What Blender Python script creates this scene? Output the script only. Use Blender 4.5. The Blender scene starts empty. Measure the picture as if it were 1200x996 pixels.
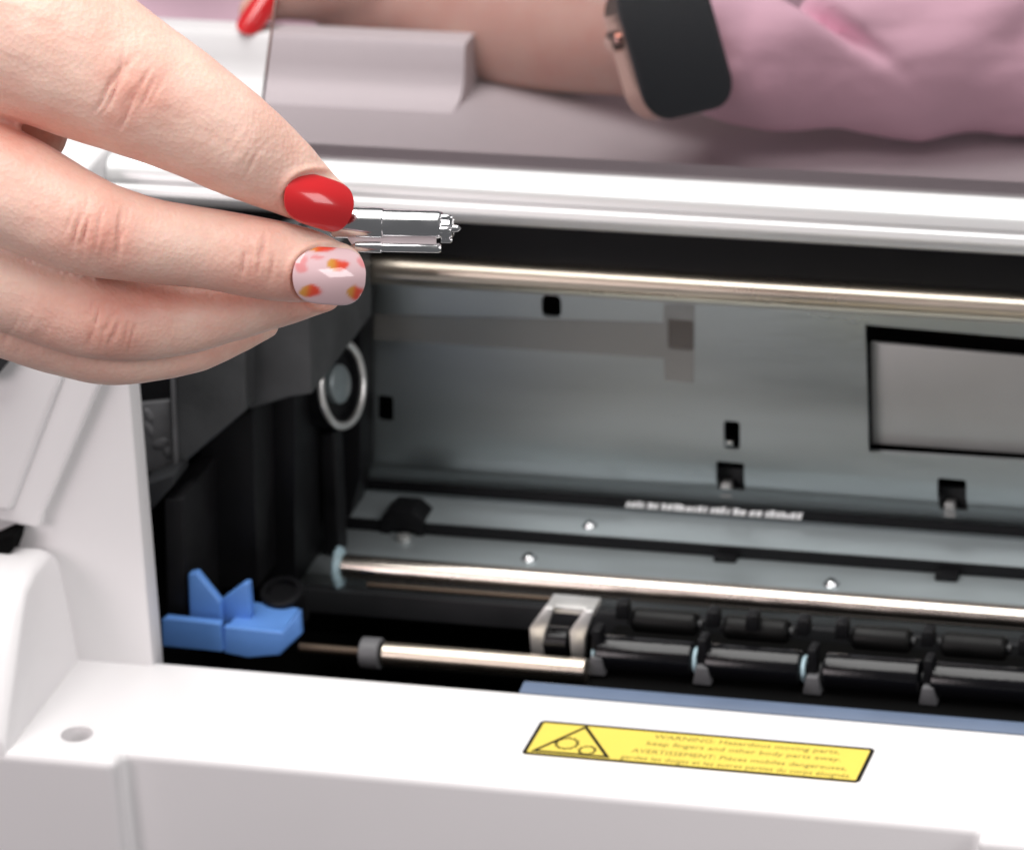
import bpy, bmesh, math, random
import numpy as np
from mathutils import Vector, Matrix, noise
random.seed(4); np.random.seed(4)
scn = bpy.context.scene
COL = scn.collection

# ------------------------------------------------------------------ camera
MM = 0.001
FPX = 6545.0                      # focal length in photo pixels (photo is 1200 x 996)
RT = Vector((0.95584531, 0.28667991, -0.06460931))
UP = Vector((-0.06590272, 0.4233678, 0.90355771))
FW = Vector((-0.28638535, 0.85940347, -0.42356711))
CAM = Vector((0.33971502, -1.01038037, 0.67697159))
cam_d = bpy.data.cameras.new('camera'); cam = bpy.data.objects.new('camera', cam_d); COL.objects.link(cam)
cam_d.sensor_width = 36.0; cam_d.sensor_fit = 'HORIZONTAL'; cam_d.lens = 36.0 * FPX / 1200.0
m = Matrix((RT, UP, -FW)).transposed().to_4x4(); m.translation = CAM
cam.matrix_world = m
cam_d.clip_start = 0.05; cam_d.clip_end = 50.0
cam_d.dof.use_dof = True; cam_d.dof.focus_distance = 1.07; cam_d.dof.aperture_fstop = 35.0
scn.camera = cam

# ------------------------------------------------------------------ room light (indoor lamps)
w = bpy.data.worlds.new('World'); scn.world = w; w.use_nodes = True
bg = w.node_tree.nodes['Background']; bg.inputs[0].default_value = (0.95, 0.97, 1.0, 1); bg.inputs[1].default_value = 0.13

def area(name, loc, target, sx, sy, power, col=(1, 1, 1)):
    d = bpy.data.lights.new(name, 'AREA'); d.shape = 'RECTANGLE'; d.size = sx; d.size_y = sy
    d.energy = power; d.color = col
    o = bpy.data.objects.new(name, d); COL.objects.link(o); o.location = loc
    o.rotation_euler = (Vector(target) - Vector(loc)).to_track_quat('-Z', 'Y').to_euler()
    return o
area('ceiling_softbox', (-0.25, 0.02, 1.75), (0, 0.06, 0.1), 1.9, 1.1, 44, (1.0, 0.985, 0.965))
area('side_softbox', (1.5, -0.75, 1.0), (0, 0, 0.15), 1.0, 1.0, 14, (1.0, 0.96, 0.96))
area('front_softbox', (-1.1, -1.7, 0.75), (0, 0, 0.15), 0.9, 0.9, 16, (1.0, 0.885, 0.905))
scn.view_settings.view_transform = 'Standard'; scn.view_settings.look = 'None'
scn.view_settings.exposure = 0.0; scn.view_settings.gamma = 1.0
scn.view_settings.use_curve_mapping = False

# ------------------------------------------------------------------ measuring helpers (photo pixel -> point on a plane of the place)
def ray(px, py):
    return FW + RT * ((px - 600.0) / FPX) - UP * ((py - 498.0) / FPX)
def at(px, py, ax, v):
    d = ray(px, py); t = (v - CAM[ax]) / d[ax]
    return CAM + d * t
def atY(px, py, y): return at(px, py, 1, y)
def atZ(px, py, z): return at(px, py, 2, z)
def deep(px, py, depth): return CAM + ray(px, py) * depth

# ------------------------------------------------------------------ materials
def nt_new(name):
    mt = bpy.data.materials.new(name); mt.use_nodes = True
    return mt, mt.node_tree, mt.node_tree.nodes['Principled BSDF']
def lnk(nt, a, b): nt.links.new(a, b)
def pm(name, col, rough=0.5, metal=0.0, var=0.0, vscale=60, bump=0.0, bscale=400, rvar=0.0, stretch=None, spec=0.5, coat=0.0, dist=0.0004):
    mt, nt, b = nt_new(name)
    b.inputs['Base Color'].default_value = (*col, 1); b.inputs['Roughness'].default_value = rough
    b.inputs['Metallic'].default_value = metal; b.inputs['Specular IOR Level'].default_value = spec
    b.inputs['Coat Weight'].default_value = coat
    if var or rvar or bump:
        tc = nt.nodes.new('ShaderNodeTexCoord'); mp = nt.nodes.new('ShaderNodeMapping')
        lnk(nt, tc.outputs['Object'], mp.inputs[0])
        if stretch: mp.inputs['Scale'].default_value = stretch
    if var or rvar:
        n = nt.nodes.new('ShaderNodeTexNoise'); n.inputs['Scale'].default_value = vscale; n.inputs['Detail'].default_value = 5
        lnk(nt, mp.outputs[0], n.inputs[0])
        if var:
            r = nt.nodes.new('ShaderNodeValToRGB')
            r.color_ramp.elements[0].position = 0.3; r.color_ramp.elements[1].position = 0.7
            r.color_ramp.elements[0].color = (*[c * (1 - var) for c in col], 1)
            r.color_ramp.elements[1].color = (*[min(1, c * (1 + var)) for c in col], 1)
            lnk(nt, n.outputs['Fac'], r.inputs[0]); lnk(nt, r.outputs[0], b.inputs['Base Color'])
        if rvar:
            mr = nt.nodes.new('ShaderNodeMapRange'); mr.inputs['From Min'].default_value = 0.3; mr.inputs['From Max'].default_value = 0.7
            mr.inputs['To Min'].default_value = max(0.02, rough - rvar); mr.inputs['To Max'].default_value = min(1, rough + rvar)
            lnk(nt, n.outputs['Fac'], mr.inputs[0]); lnk(nt, mr.outputs[0], b.inputs['Roughness'])
    if bump:
        n2 = nt.nodes.new('ShaderNodeTexNoise'); n2.inputs['Scale'].default_value = bscale; n2.inputs['Detail'].default_value = 4
        lnk(nt, mp.outputs[0], n2.inputs[0])
        bp = nt.nodes.new('ShaderNodeBump'); bp.inputs['Strength'].default_value = bump; bp.inputs['Distance'].default_value = dist
        lnk(nt, n2.outputs['Fac'], bp.inputs['Height']); lnk(nt, bp.outputs[0], b.inputs['Normal'])
    return mt

M = {}
M['white'] = pm('white_plastic', (0.80, 0.785, 0.79), 0.42, var=0.012, vscale=25, bump=0.12, bscale=1500, dist=0.0002)
M['beam'] = pm('silver_white_metal', (0.74, 0.74, 0.74), 0.33, metal=0.35, var=0.05, vscale=60, rvar=0.06, stretch=(0.05, 3, 3))
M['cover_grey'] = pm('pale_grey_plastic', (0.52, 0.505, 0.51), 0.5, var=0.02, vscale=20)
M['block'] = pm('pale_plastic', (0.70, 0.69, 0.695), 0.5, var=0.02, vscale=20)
M['black'] = pm('black_plastic', (0.007, 0.007, 0.008), 0.42, spec=0.18, bump=0.15, bscale=1200, rvar=0.08)
M['char'] = pm('charcoal_plastic', (0.024, 0.025, 0.027), 0.46, spec=0.35, var=0.15, vscale=60, bump=0.2, bscale=1400, rvar=0.08)
M['cover'] = pm('mottled_charcoal_plastic', (0.045, 0.047, 0.049), 0.5, var=0.3, vscale=70, bump=0.3, bscale=700, rvar=0.1, spec=0.4)  # lighter, mottled copy of the charcoal plastic
M['dark'] = pm('dark_plastic', (0.008, 0.008, 0.009), 0.5, spec=0.22, var=0.3, vscale=90, bump=0.2, bscale=900, rvar=0.1)
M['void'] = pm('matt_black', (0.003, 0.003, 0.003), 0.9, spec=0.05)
M['rubber'] = pm('black_rubber', (0.004, 0.004, 0.005), 0.16, spec=0.32, bump=0.1, bscale=2000, rvar=0.06)
M['dull_rubber'] = pm('dull_black_rubber', (0.005, 0.005, 0.005), 0.45, rvar=0.1, spec=0.15)  # duller copy of the rubber for the back row
M['foot'] = pm('grey_plastic', (0.10, 0.10, 0.105), 0.5, var=0.2, vscale=200)
M['hub'] = pm('grey_hub', (0.22, 0.26, 0.27), 0.35, metal=0.3)
M['steel'] = pm('galvanised_steel', (0.415, 0.457, 0.466), 0.34, metal=0.88, var=0.14, vscale=30, bump=0.10, bscale=420, rvar=0.10, stretch=(0.25, 1, 1.6))
M['steel2'] = pm('dull_steel', (0.47, 0.475, 0.465), 0.42, metal=0.6, var=0.06, vscale=30, rvar=0.06)
M['shelf'] = pm('zinc_plate', (0.46, 0.515, 0.53), 0.42, metal=0.55, var=0.12, vscale=70, bump=0.08, bscale=600, rvar=0.10, stretch=(0.3, 1, 1))
M['rod'] = pm('polished_steel', (0.72, 0.65, 0.58), 0.24, metal=1.0, var=0.08, vscale=40, rvar=0.07, stretch=(0.4, 2, 2))
M['rod2'] = pm('brushed_steel', (0.62, 0.55, 0.46), 0.32, metal=1.0, var=0.08, rvar=0.07, vscale=60, stretch=(0.3, 2, 2))
M['brown'] = pm('dark_bronze', (0.08, 0.06, 0.045), 0.5, metal=0.9)
M['chrome'] = pm('chrome', (0.82, 0.81, 0.82), 0.17, metal=1.0, rvar=0.04, vscale=300)
M['reflect_band'] = pm('rosy_reflection_steel', (0.80, 0.70, 0.71), 0.4, metal=0.6)  # rosy tone paints a pink reflection on the tool
M['bright'] = pm('bright_bracket_steel', (0.80, 0.79, 0.77), 0.35, metal=0.8, rvar=0.08)
M['screw'] = pm('bright_steel', (0.85, 0.87, 0.88), 0.15, metal=1.0)
M['blue'] = pm('blue_plastic', (0.12, 0.29, 0.70), 0.42, var=0.05, vscale=80, bump=0.1, bscale=900)
M['bluestrip'] = pm('slate_blue_plastic', (0.095, 0.135, 0.215), 0.45, var=0.10, vscale=50, rvar=0.08)
M['clip'] = pm('pale_blue_grease', (0.42, 0.58, 0.64), 0.35, var=0.3, vscale=400, bump=0.6, bscale=800)
M['yellow'] = pm('yellow_label', (0.82, 0.645, 0.105), 0.38, var=0.03, vscale=60, bump=0.05, bscale=400)
M['ink'] = pm('black_ink', (0.008, 0.007, 0.006), 0.6, spec=0.15)
M['faint_ink'] = pm('olive_ink', (0.20, 0.155, 0.03), 0.5)
M['print'] = pm('white_print', (0.85, 0.86, 0.86), 0.6)
M['rednail'] = pm('red_nail_gloss', (0.58, 0.020, 0.024), 0.2, coat=0.5, spec=0.6)
M['rose'] = pm('rose_gold', (0.85, 0.60, 0.50), 0.2, metal=1.0)
M['glassblk'] = pm('black_glass', (0.004, 0.011, 0.018), 0.2, spec=0.3)
M['band'] = pm('black_band', (0.015, 0.016, 0.02), 0.55)

# tinted lid: smoky see-through plastic
mt = bpy.data.materials.new('smoky_clear_plastic'); mt.use_nodes = True; nt = mt.node_tree; nt.nodes.clear()
o_ = nt.nodes.new('ShaderNodeOutputMaterial'); mx = nt.nodes.new('ShaderNodeMixShader')
tr = nt.nodes.new('ShaderNodeBsdfTransparent'); tr.inputs[0].default_value = (0.82, 0.775, 0.79, 1)
gl = nt.nodes.new('ShaderNodeBsdfGlossy'); gl.inputs['Roughness'].default_value = 0.12
lw = nt.nodes.new('ShaderNodeFresnel'); lw.inputs[0].default_value = 1.45
lnk(nt, lw.outputs[0], mx.inputs[0]); lnk(nt, tr.outputs[0], mx.inputs[1]); lnk(nt, gl.outputs[0], mx.inputs[2])
lnk(nt, mx.outputs[0], o_.inputs[0]); M['lid'] = mt
# translucent tape
mt = bpy.data.materials.new('brown_tape'); mt.use_nodes = True; nt = mt.node_tree; b = nt.nodes['Principled BSDF']
b.inputs['Base Color'].default_value = (0.40, 0.37, 0.34, 1); b.inputs['Roughness'].default_value = 0.45; b.inputs['Alpha'].default_value = 0.22
M['tape'] = mt

# skin: colour from the attribute 'red' (knuckle redness, painted shade between fingers) and fine noise, soft light inside
def skin_mat(name, base, red):
    mt, nt, b = nt_new(name)
    at_ = nt.nodes.new('ShaderNodeAttribute'); at_.attribute_name = 'red'
    tc = nt.nodes.new('ShaderNodeTexCoord')
    n = nt.nodes.new('ShaderNodeTexNoise'); n.inputs['Scale'].default_value = 85; n.inputs['Detail'].default_value = 8; n.inputs['Roughness'].default_value = 0.62
    lnk(nt, tc.outputs['Object'], n.inputs[0])
    ma = nt.nodes.new('ShaderNodeMath'); ma.operation = 'MULTIPLY_ADD'; ma.inputs[1].default_value = 1.3; ma.inputs[2].default_value = -0.52
    lnk(nt, n.outputs['Fac'], ma.inputs[0])
    ad = nt.nodes.new('ShaderNodeMath'); ad.operation = 'ADD'; ad.use_clamp = True
    lnk(nt, ma.outputs[0], ad.inputs[0]); lnk(nt, at_.outputs['Fac'], ad.inputs[1])
    mix = nt.nodes.new('ShaderNodeMix'); mix.data_type = 'RGBA'
    mix.inputs[6].default_value = (*base, 1); mix.inputs[7].default_value = (*red, 1)
    lnk(nt, ad.outputs[0], mix.inputs[0]); lnk(nt, mix.outputs[2], b.inputs['Base Color'])
    b.inputs['Roughness'].default_value = 0.46; b.inputs['Specular IOR Level'].default_value = 0.4
    b.inputs['Subsurface Weight'].default_value = 0.35; b.inputs['Subsurface Scale'].default_value = 0.005
    b.inputs['Subsurface Radius'].default_value = (1.0, 0.35, 0.2)
    v = nt.nodes.new('ShaderNodeTexVoronoi'); v.inputs['Scale'].default_value = 1100
    lnk(nt, tc.outputs['Object'], v.inputs[0])
    n3 = nt.nodes.new('ShaderNodeTexNoise'); n3.inputs['Scale'].default_value = 500; n3.inputs['Detail'].default_value = 6
    lnk(nt, tc.outputs['Object'], n3.inputs[0])
    sm = nt.nodes.new('ShaderNodeMath'); sm.operation = 'ADD'; lnk(nt, v.outputs['Distance'], sm.inputs[0]); lnk(nt, n3.outputs['Fac'], sm.inputs[1])
    bp = nt.nodes.new('ShaderNodeBump'); bp.inputs['Strength'].default_value = 0.30; bp.inputs['Distance'].default_value = 0.0003
    lnk(nt, sm.outputs[0], bp.inputs['Height']); lnk(nt, bp.outputs[0], b.inputs['Normal'])
    return mt
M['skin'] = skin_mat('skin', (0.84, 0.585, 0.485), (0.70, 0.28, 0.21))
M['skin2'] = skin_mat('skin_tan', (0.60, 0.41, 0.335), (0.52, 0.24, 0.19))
def attr_mat(name, rough, coat):
    mt, nt, b = nt_new(name)
    a = nt.nodes.new('ShaderNodeAttribute'); a.attribute_name = 'tint'; lnk(nt, a.outputs['Color'], b.inputs['Base Color'])
    b.inputs['Roughness'].default_value = rough; b.inputs['Coat Weight'].default_value = coat
    return mt
M['patnail'] = attr_mat('patterned_nail_gloss', 0.12, 1.0)
M['shirt'] = pm('pink_cotton', (0.96, 0.66, 0.775), 0.85, var=0.05, vscale=30, bump=0.25, bscale=700, spec=0.2)

# ------------------------------------------------------------------ mesh helpers
def mesh_obj(name, bm, mat, parent=None, smooth=False, angle=None):
    bmesh.ops.recalc_face_normals(bm, faces=bm.faces)
    me = bpy.data.meshes.new(name); bm.to_mesh(me); bm.free()
    if mat is not None: me.materials.append(M[mat])
    if smooth:
        for p in me.polygons: p.use_smooth = True
        if angle: me.set_sharp_from_angle(angle=math.radians(angle))
    o = bpy.data.objects.new(name, me); COL.objects.link(o)
    if parent: o.parent = parent
    return o
def empty(name, label, cat, loc=(0, 0, 0), group=None):
    o = bpy.data.objects.new(name, None); COL.objects.link(o); o.location = loc; o.empty_display_size = 0.02
    o['label'] = label; o['category'] = cat
    if group: o['group'] = group
    return o
def keep(o, parent):            # parent while keeping the world place
    o.parent = parent; o.matrix_parent_inverse = parent.matrix_world.inverted() if parent.parent or parent.type != 'EMPTY' else Matrix.Translation(parent.location).inverted()
    return o
def add_prism(bm, pts, vec, bevel=0.0, seg=2):
    vec = Vector(vec)
    a = [bm.verts.new(p) for p in pts]; b_ = [bm.verts.new(Vector(p) + vec) for p in pts]
    n = len(pts); fs = [bm.faces.new(a), bm.faces.new(b_[::-1])]
    for i in range(n): fs.append(bm.faces.new((a[i], b_[i], b_[(i + 1) % n], a[(i + 1) % n])))
    if bevel:
        es = list({e for f in fs for e in f.edges})
        bmesh.ops.recalc_face_normals(bm, faces=fs)
        bmesh.ops.bevel(bm, geom=es, offset=bevel, segments=seg, affect='EDGES', profile=0.6, clamp_overlap=True)
def add_box(bm, x0, x1, y0, y1, z0, z1, bevel=0.0, seg=2):
    add_prism(bm, [(x0, y0, z0), (x1, y0, z0), (x1, y0, z1), (x0, y0, z1)], (0, y1 - y0, 0), bevel, seg)
def pxprism(name, poly, y0, y1, mat, parent, bevel=0.4 * MM, seg=2):
    bm = bmesh.new(); add_prism(bm, [atY(px, py, y0) for px, py in poly], (0, y1 - y0, 0), bevel, seg)
    return mesh_obj(name, bm, mat, parent, True, 35)
def lathe(bm, org, axis, prof, seg=32):
    org = Vector(org); ax = Vector(axis).normalized()
    u = ax.orthogonal().normalized(); v = ax.cross(u); rings = []
    for t, r in prof:
        rings.append([bm.verts.new(org + ax * t + (u * math.cos(k * math.tau / seg) + v * math.sin(k * math.tau / seg)) * max(r, 1e-6)) for k in range(seg)])
    for a, b_ in zip(rings, rings[1:]):
        for k in range(seg): bm.faces.new((a[k], a[(k + 1) % seg], b_[(k + 1) % seg], b_[k]))
    bm.faces.new(rings[0][::-1]); bm.faces.new(rings[-1])
def cyl(name, p0, p1, r, mat, parent, seg=32, ch=0.25):
    p0 = Vector(p0); p1 = Vector(p1); L = (p1 - p0).length; c = ch * MM
    bm = bmesh.new(); lathe(bm, p0, p1 - p0, [(0, r - c), (c, r), (L - c, r), (L, r - c)], seg)
    return mesh_obj(name, bm, mat, parent, True, 40)
def box(name, x0, x1, y0, y1, z0, z1, mat, parent, bevel=0.5 * MM, seg=2):
    bm = bmesh.new(); add_box(bm, x0, x1, y0, y1, z0, z1, bevel, seg)
    return mesh_obj(name, bm, mat, parent, True, 35)
def yzprism(name, prof, x0, x1, mat, parent, bevel=0.0, seg=2, ang=30):
    bm = bmesh.new(); add_prism(bm, [(x0, y, z) for y, z in prof], (x1 - x0, 0, 0), bevel, seg)
    return mesh_obj(name, bm, mat, parent, True, ang)
def cut(o, polys_vecs):         # real holes: subtract prisms
    bm = bmesh.new()
    for pts, vec in polys_vecs: add_prism(bm, pts, vec)
    bmesh.ops.recalc_face_normals(bm, faces=bm.faces)
    me = bpy.data.meshes.new('cutter'); bm.to_mesh(me); bm.free(); c = bpy.data.objects.new('cutter', me); COL.objects.link(c)
    md = o.modifiers.new('b', 'BOOLEAN'); md.operation = 'DIFFERENCE'; md.object = c; md.solver = 'EXACT'
    bpy.context.view_layer.update()
    dg = bpy.context.evaluated_depsgraph_get(); new = bpy.data.meshes.new_from_object(o.evaluated_get(dg))
    o.modifiers.clear(); o.data = new
    bpy.data.objects.remove(c); bpy.data.meshes.remove(me)
    for p in new.polygons: p.use_smooth = True
    new.set_sharp_from_angle(angle=math.radians(30))
def rrect(x0, y0, x1, y1, r, slope=0.09, n=4):       # rounded pixel rectangle whose long lines follow the printer's width
    xm = (x0 + x1) / 2; out = []
    for cx, cy, a0 in ((x1 - r, y1 - r, 0), (x0 + r, y1 - r, 90), (x0 + r, y0 + r, 180), (x1 - r, y0 + r, 270)):
        for k in range(n + 1):
            a = math.radians(a0 + 90 * k / n); x = cx + r * math.cos(a); y = cy + r * math.sin(a)
            out.append((x, y + (x - xm) * slope))
    return out

# =================================================================== THE PRINTER
P = empty('printer', 'white wide-format printer with smoky lid open over its rails and rollers', 'printer')
XR = 0.24; XL = -0.135; YB = 0.130; YD = 0.028; ZD = 0.100

# front deck: plan outline with the front panel set back between two corners
bm = bmesh.new()
plan = [(-0.126, YD), (XR, YD), (XR, -0.0195), (0.1046, -0.0195), (0.1046, -0.0142), (-0.0872, -0.0142), (-0.0872, -0.0195), (-0.126, -0.0195)]
add_prism(bm, [(x, y, 0.0) for x, y in plan], (0, 0, ZD), 2.4 * MM, 5)
deck = mesh_obj('front_deck', bm, 'white', P, True, 35)
hc = atZ(90, 860, ZD)
cut(deck, [([(hc.x + 0.0036 * math.cos(a), hc.y + 0.0036 * math.sin(a), ZD - 0.007) for a in np.linspace(0, math.tau, 28, endpoint=False)], (0, 0, 0.01))])

# warning label, flat print on a thin sheet
lab = bpy.data.objects
LZ = ZD + 0.00015
bm = bmesh.new(); add_prism(bm, [(x, y, ZD + 0.00002) for x, y in ((0.0005, 0.0), (0.0740, 0.0), (0.0748, 0.0008), (0.0748, 0.0143), (0.0740, 0.0150), (0.0008, 0.0150), (0, 0.0143), (0, 0.0006))], (0, 0, 0.00013))
label = mesh_obj('warning_label', bm, 'yellow', P)
def stroke(name, pts, wd, mat, parent, z=LZ, closed=True):
    bm = bmesh.new(); n = len(pts)
    P2 = [Vector((p[0], p[1], 0)) for p in pts]; A = []; B = []
    for i in range(n):
        a = P2[(i - 1) % n]; b_ = P2[i]; c = P2[(i + 1) % n]
        d1 = (b_ - a).normalized(); d2 = (c - b_).normalized()
        n1 = Vector((-d1.y, d1.x, 0)); n2 = Vector((-d2.y, d2.x, 0)); nn = (n1 + n2).normalized(); k = wd / 2 / max(0.3, nn.dot(n1))
        A.append(bm.verts.new((b_ + nn * k) + Vector((0, 0, z + 0.00004)))); B.append(bm.verts.new((b_ - nn * k) + Vector((0, 0, z + 0.00004))))
    for i in range(n): j = (i + 1) % n; bm.faces.new((A[i], A[j], B[j], B[i]))
    return mesh_obj(name, bm, mat, parent)
bor = [(0.0007, 0.0003), (0.0740, 0.0003), (0.0745, 0.0008), (0.0745, 0.0142), (0.0740, 0.0147), (0.0008, 0.0147), (0.0003, 0.0142), (0.0003, 0.0007)]
stroke('border', bor, 0.0009, 'ink', label)
stroke('warning_triangle', [(0.0022, 0.0016), (0.0187, 0.0016), (0.01045, 0.0138)], 0.0008, 'ink', label)
def gear(cx, cy, r, n=12):
    pts = []
    for k in range(n * 4):
        a = math.tau * k / (n * 4); rr = r * (1.0 if (k % 4) < 2 else 0.83); pts.append((cx + rr * math.cos(a), cy + rr * math.sin(a)))
    return pts
stroke('gear_symbol', gear(0.0084, 0.0059, 0.0026), 0.0004, 'ink', label)
stroke('gear_symbol', gear(0.0136, 0.0037, 0.0019, 10), 0.0004, 'ink', label)
def text_mesh(name, body, size, loc, mat, parent, align='CENTER', width=None, rot=0.0, shear=0.0):
    cu = bpy.data.curves.new('txt', 'FONT'); cu.body = body; cu.size = size; cu.align_x = align; cu.resolution_u = 2; cu.shear = shear
    to = bpy.data.objects.new('txt', cu); COL.objects.link(to); bpy.context.view_layer.update()
    me = bpy.data.meshes.new_from_object(to.evaluated_get(bpy.context.evaluated_depsgraph_get()))
    bpy.data.objects.remove(to); me.name = name; me.materials.clear(); me.materials.append(M[mat])
    if width:
        xs = [v.co.x for v in me.vertices]; k = width / (max(xs) - min(xs))
        for v in me.vertices: v.co.x *= k
    o = bpy.data.objects.new(name, me); COL.objects.link(o); o.parent = parent; o.location = loc; o.rotation_euler = (rot, 0, 0)
    return o
for body, yy, wd in (('WARNING: Hazardous moving parts,', 0.01140, 0.0415), ('keep fingers and other body parts away.', 0.00825, 0.0432),
                     ('AVERTISSEMENT: Pièces mobiles dangereuses,', 0.00455, 0.0478), ('gardez les doigts et les autres parties du corps éloignés.', 0.00150, 0.0510)):
    text_mesh('text_line', body, 0.0026, (0.0472, yy, LZ + 0.00005), 'faint_ink', label, width=wd)

# left end: side panel, raised slanted covers, rounded guide fin
sp = pxprism('side_panel', [(180.5, 800), (150, 440), (138, 300), (-160, 288), (-120, 790)], YD - 0.0028, YD + 0.004, 'white', P, 0.6 * MM, 3)
pxprism('slanted_trim', [(48, 607), (116, 452), (160, 360), (100, 340), (40, 452), (-12, 600), (0, 612), (46, 620)], YD - 0.0068, YD - 0.0029, 'white', P, 1.2 * MM, 4)
pxprism('slanted_cover', [(12, 600), (66, 460), (110, 350), (-60, 340), (-110, 596)], YD - 0.0082, YD - 0.0029, 'white', P, 1.6 * MM, 4)
pxprism('slot', [(17, 628), (14, 642), (2, 674), (-30, 700), (-30, 645), (8, 628)], YD - 0.0099, YD - 0.0029, 'void', P, 0)
pxprism('slot', [(-60, 456), (-8, 446), (10, 424), (20, 380), (-60, 380)], YD - 0.0125, YD - 0.0099, 'char', P, 0)
bm = bmesh.new()
prof = [(28.2, 99), (27.2, 123), (25.5, 127), (22, 129.3), (14, 129.3), (7, 127.5), (1, 123.5), (-6, 116), (-14, 108), (-18.6, 103), (-19.3, 99)]
A = []
for xx, dr in ((-0.1125, 0), (-0.1145, 1), (-0.1245, 1), (-0.128, 0)):
    ring = []
    for y, z in prof:
        k = (z - 99) / 30
        xx2 = xx - 0.0025 * k
        ins = 1.2 if not dr else 0
        ring.append(bm.verts.new((xx2, (y - (ins if y > 5 else -ins) * (0.8 if z > 100 else 0)) * MM, (z - ins * (1 if z > 100 else 0)) * MM)))
    A.append(ring)
for a, b_ in zip(A, A[1:]):
    for i in range(len(prof) - 1): bm.faces.new((a[i], a[i + 1], b_[i + 1], b_[i]))
bm.faces.new(A[0]); bm.faces.new(A[-1][::-1])
fin = mesh_obj('side_guide', bm, 'white', P, True, 50)
md = fin.modifiers.new('bev', 'BEVEL'); md.width = 0.9 * MM; md.segments = 4; md.limit_method = 'ANGLE'; md.angle_limit = math.radians(25)

# black inner shell of the opening
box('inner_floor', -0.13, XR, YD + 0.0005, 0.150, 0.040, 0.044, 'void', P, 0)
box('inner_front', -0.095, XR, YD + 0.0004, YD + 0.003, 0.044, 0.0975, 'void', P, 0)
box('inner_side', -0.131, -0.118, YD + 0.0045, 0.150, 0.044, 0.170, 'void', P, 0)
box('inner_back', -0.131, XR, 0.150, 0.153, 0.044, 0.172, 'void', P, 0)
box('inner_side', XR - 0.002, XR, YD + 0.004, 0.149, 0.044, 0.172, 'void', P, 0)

# back plate: bent sheet with punched holes
zt = 0.163; zb = atY(800, 558, YB).z; zl = atY(800, 590, YB + 0.0036).z
prof = [(YB, zt), (YB, zb), (YB + 0.0036, zl), (YB + 0.0048, zl), (YB + 0.0012, zb), (YB + 0.0012, zt)]
back = yzprism('back_plate', prof, -0.088, XR - 0.003, 'steel', P, 0, ang=50)
holes = [rrect(629, 354, 652, 380, 7), rrect(777, 383, 808, 419, 3), rrect(436, 472, 455, 503, 4), rrect(843, 502, 862, 535, 4),
         rrect(834, 550, 867, 586, 3), rrect(1094, 570, 1128, 611, 3), [(1009, 389), (1420, 424), (1420, 563), (1013, 538)]]
cut(back, [([atY(x, y, YB - 0.004) for x, y in h], (0, 0.012, 0)) for h in holes])
pxprism('inner_plate', [(1020, 402), (1420, 438), (1420, 547), (1022, 520)], YB + 0.0035, YB + 0.005, 'steel2', back, 0.3 * MM)
pxprism('window_rim', [(1005, 385), (1009, 388.5), (1013, 538.5), (1009, 540)], YB + 0.0013, YB + 0.006, 'black', back, 0)
pxprism('latch_tab', [(846, 516), (859, 517), (859, 522), (846, 521)], YB + 0.001, YB + 0.004, 'screw', back, 0.2 * MM)
for cx, cy in ((850, 570), (1112, 593)):
    pxprism('hole_backing', [(cx - 20, cy - 24), (cx + 20, cy - 20), (cx + 20, cy + 20), (cx - 20, cy + 16)], YB + 0.005, YB + 0.006, 'char', back, 0)
    pxprism('latch_tab', [(cx - 5, cy - 4), (cx + 6, cy - 3), (cx + 8, cy + 14), (cx - 6, cy + 13)], YB + 0.002, YB + 0.0045, 'steel2', back, 0.3 * MM)
    pxprism('latch_arm', [(cx - 15, cy - 12), (cx - 8, cy - 12), (cx - 8, cy + 14), (cx - 15, cy + 13)], YB + 0.003, YB + 0.0048, 'char', back, 0.2 * MM)
bm = bmesh.new(); add_prism(bm, [atY(x, y, YB - 0.0001) for x, y in ((413, 367), (777, 378), (778, 356), (814, 357), (813, 449), (779, 446), (778, 420), (413, 396))], (0, -0.00012, 0))
tape = mesh_obj('tape_strip', bm, 'tape', back)

# stepped zinc shelf in front of the plate, with gaps, pads and screws
z1 = 0.0940; z2 = 0.0905
y1b = atZ(800, 602, z1).y; y1f = atZ(800, 634, z1).y; y2b = atZ(800, 646, z2).y; y2f = atZ(800, 704, z2).y
sh1 = yzprism('shelf_strip', [(y1b, z1 + 0.0004), (y1f + 0.002, z1), (y1f, z1 - 0.0010), (y1f + 0.0005, z1 - 0.003), (y1b, z1 - 0.003)], -0.092, XR - 0.004, 'shelf', P, 0)
sh2 = yzprism('shelf_strip', [(y2b, z2), (y2f, z2 - 0.0002), (y2f, z2 - 0.004), (y2b, z2 - 0.003)], -0.092, XR - 0.004, 'shelf', P, 0)
box('gap_shade_strip', -0.092, XR - 0.004, y2b - 0.0002, y1f - 0.0002, z2 + 0.0003, z1 - 0.0006, 'black', sh2, 0)  # black strip stands in for the gap's shade
box('gap_liner', -0.1, XR - 0.004, y2f, YB + 0.006, z2 - 0.009, z2 - 0.006, 'void', P, 0)
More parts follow.
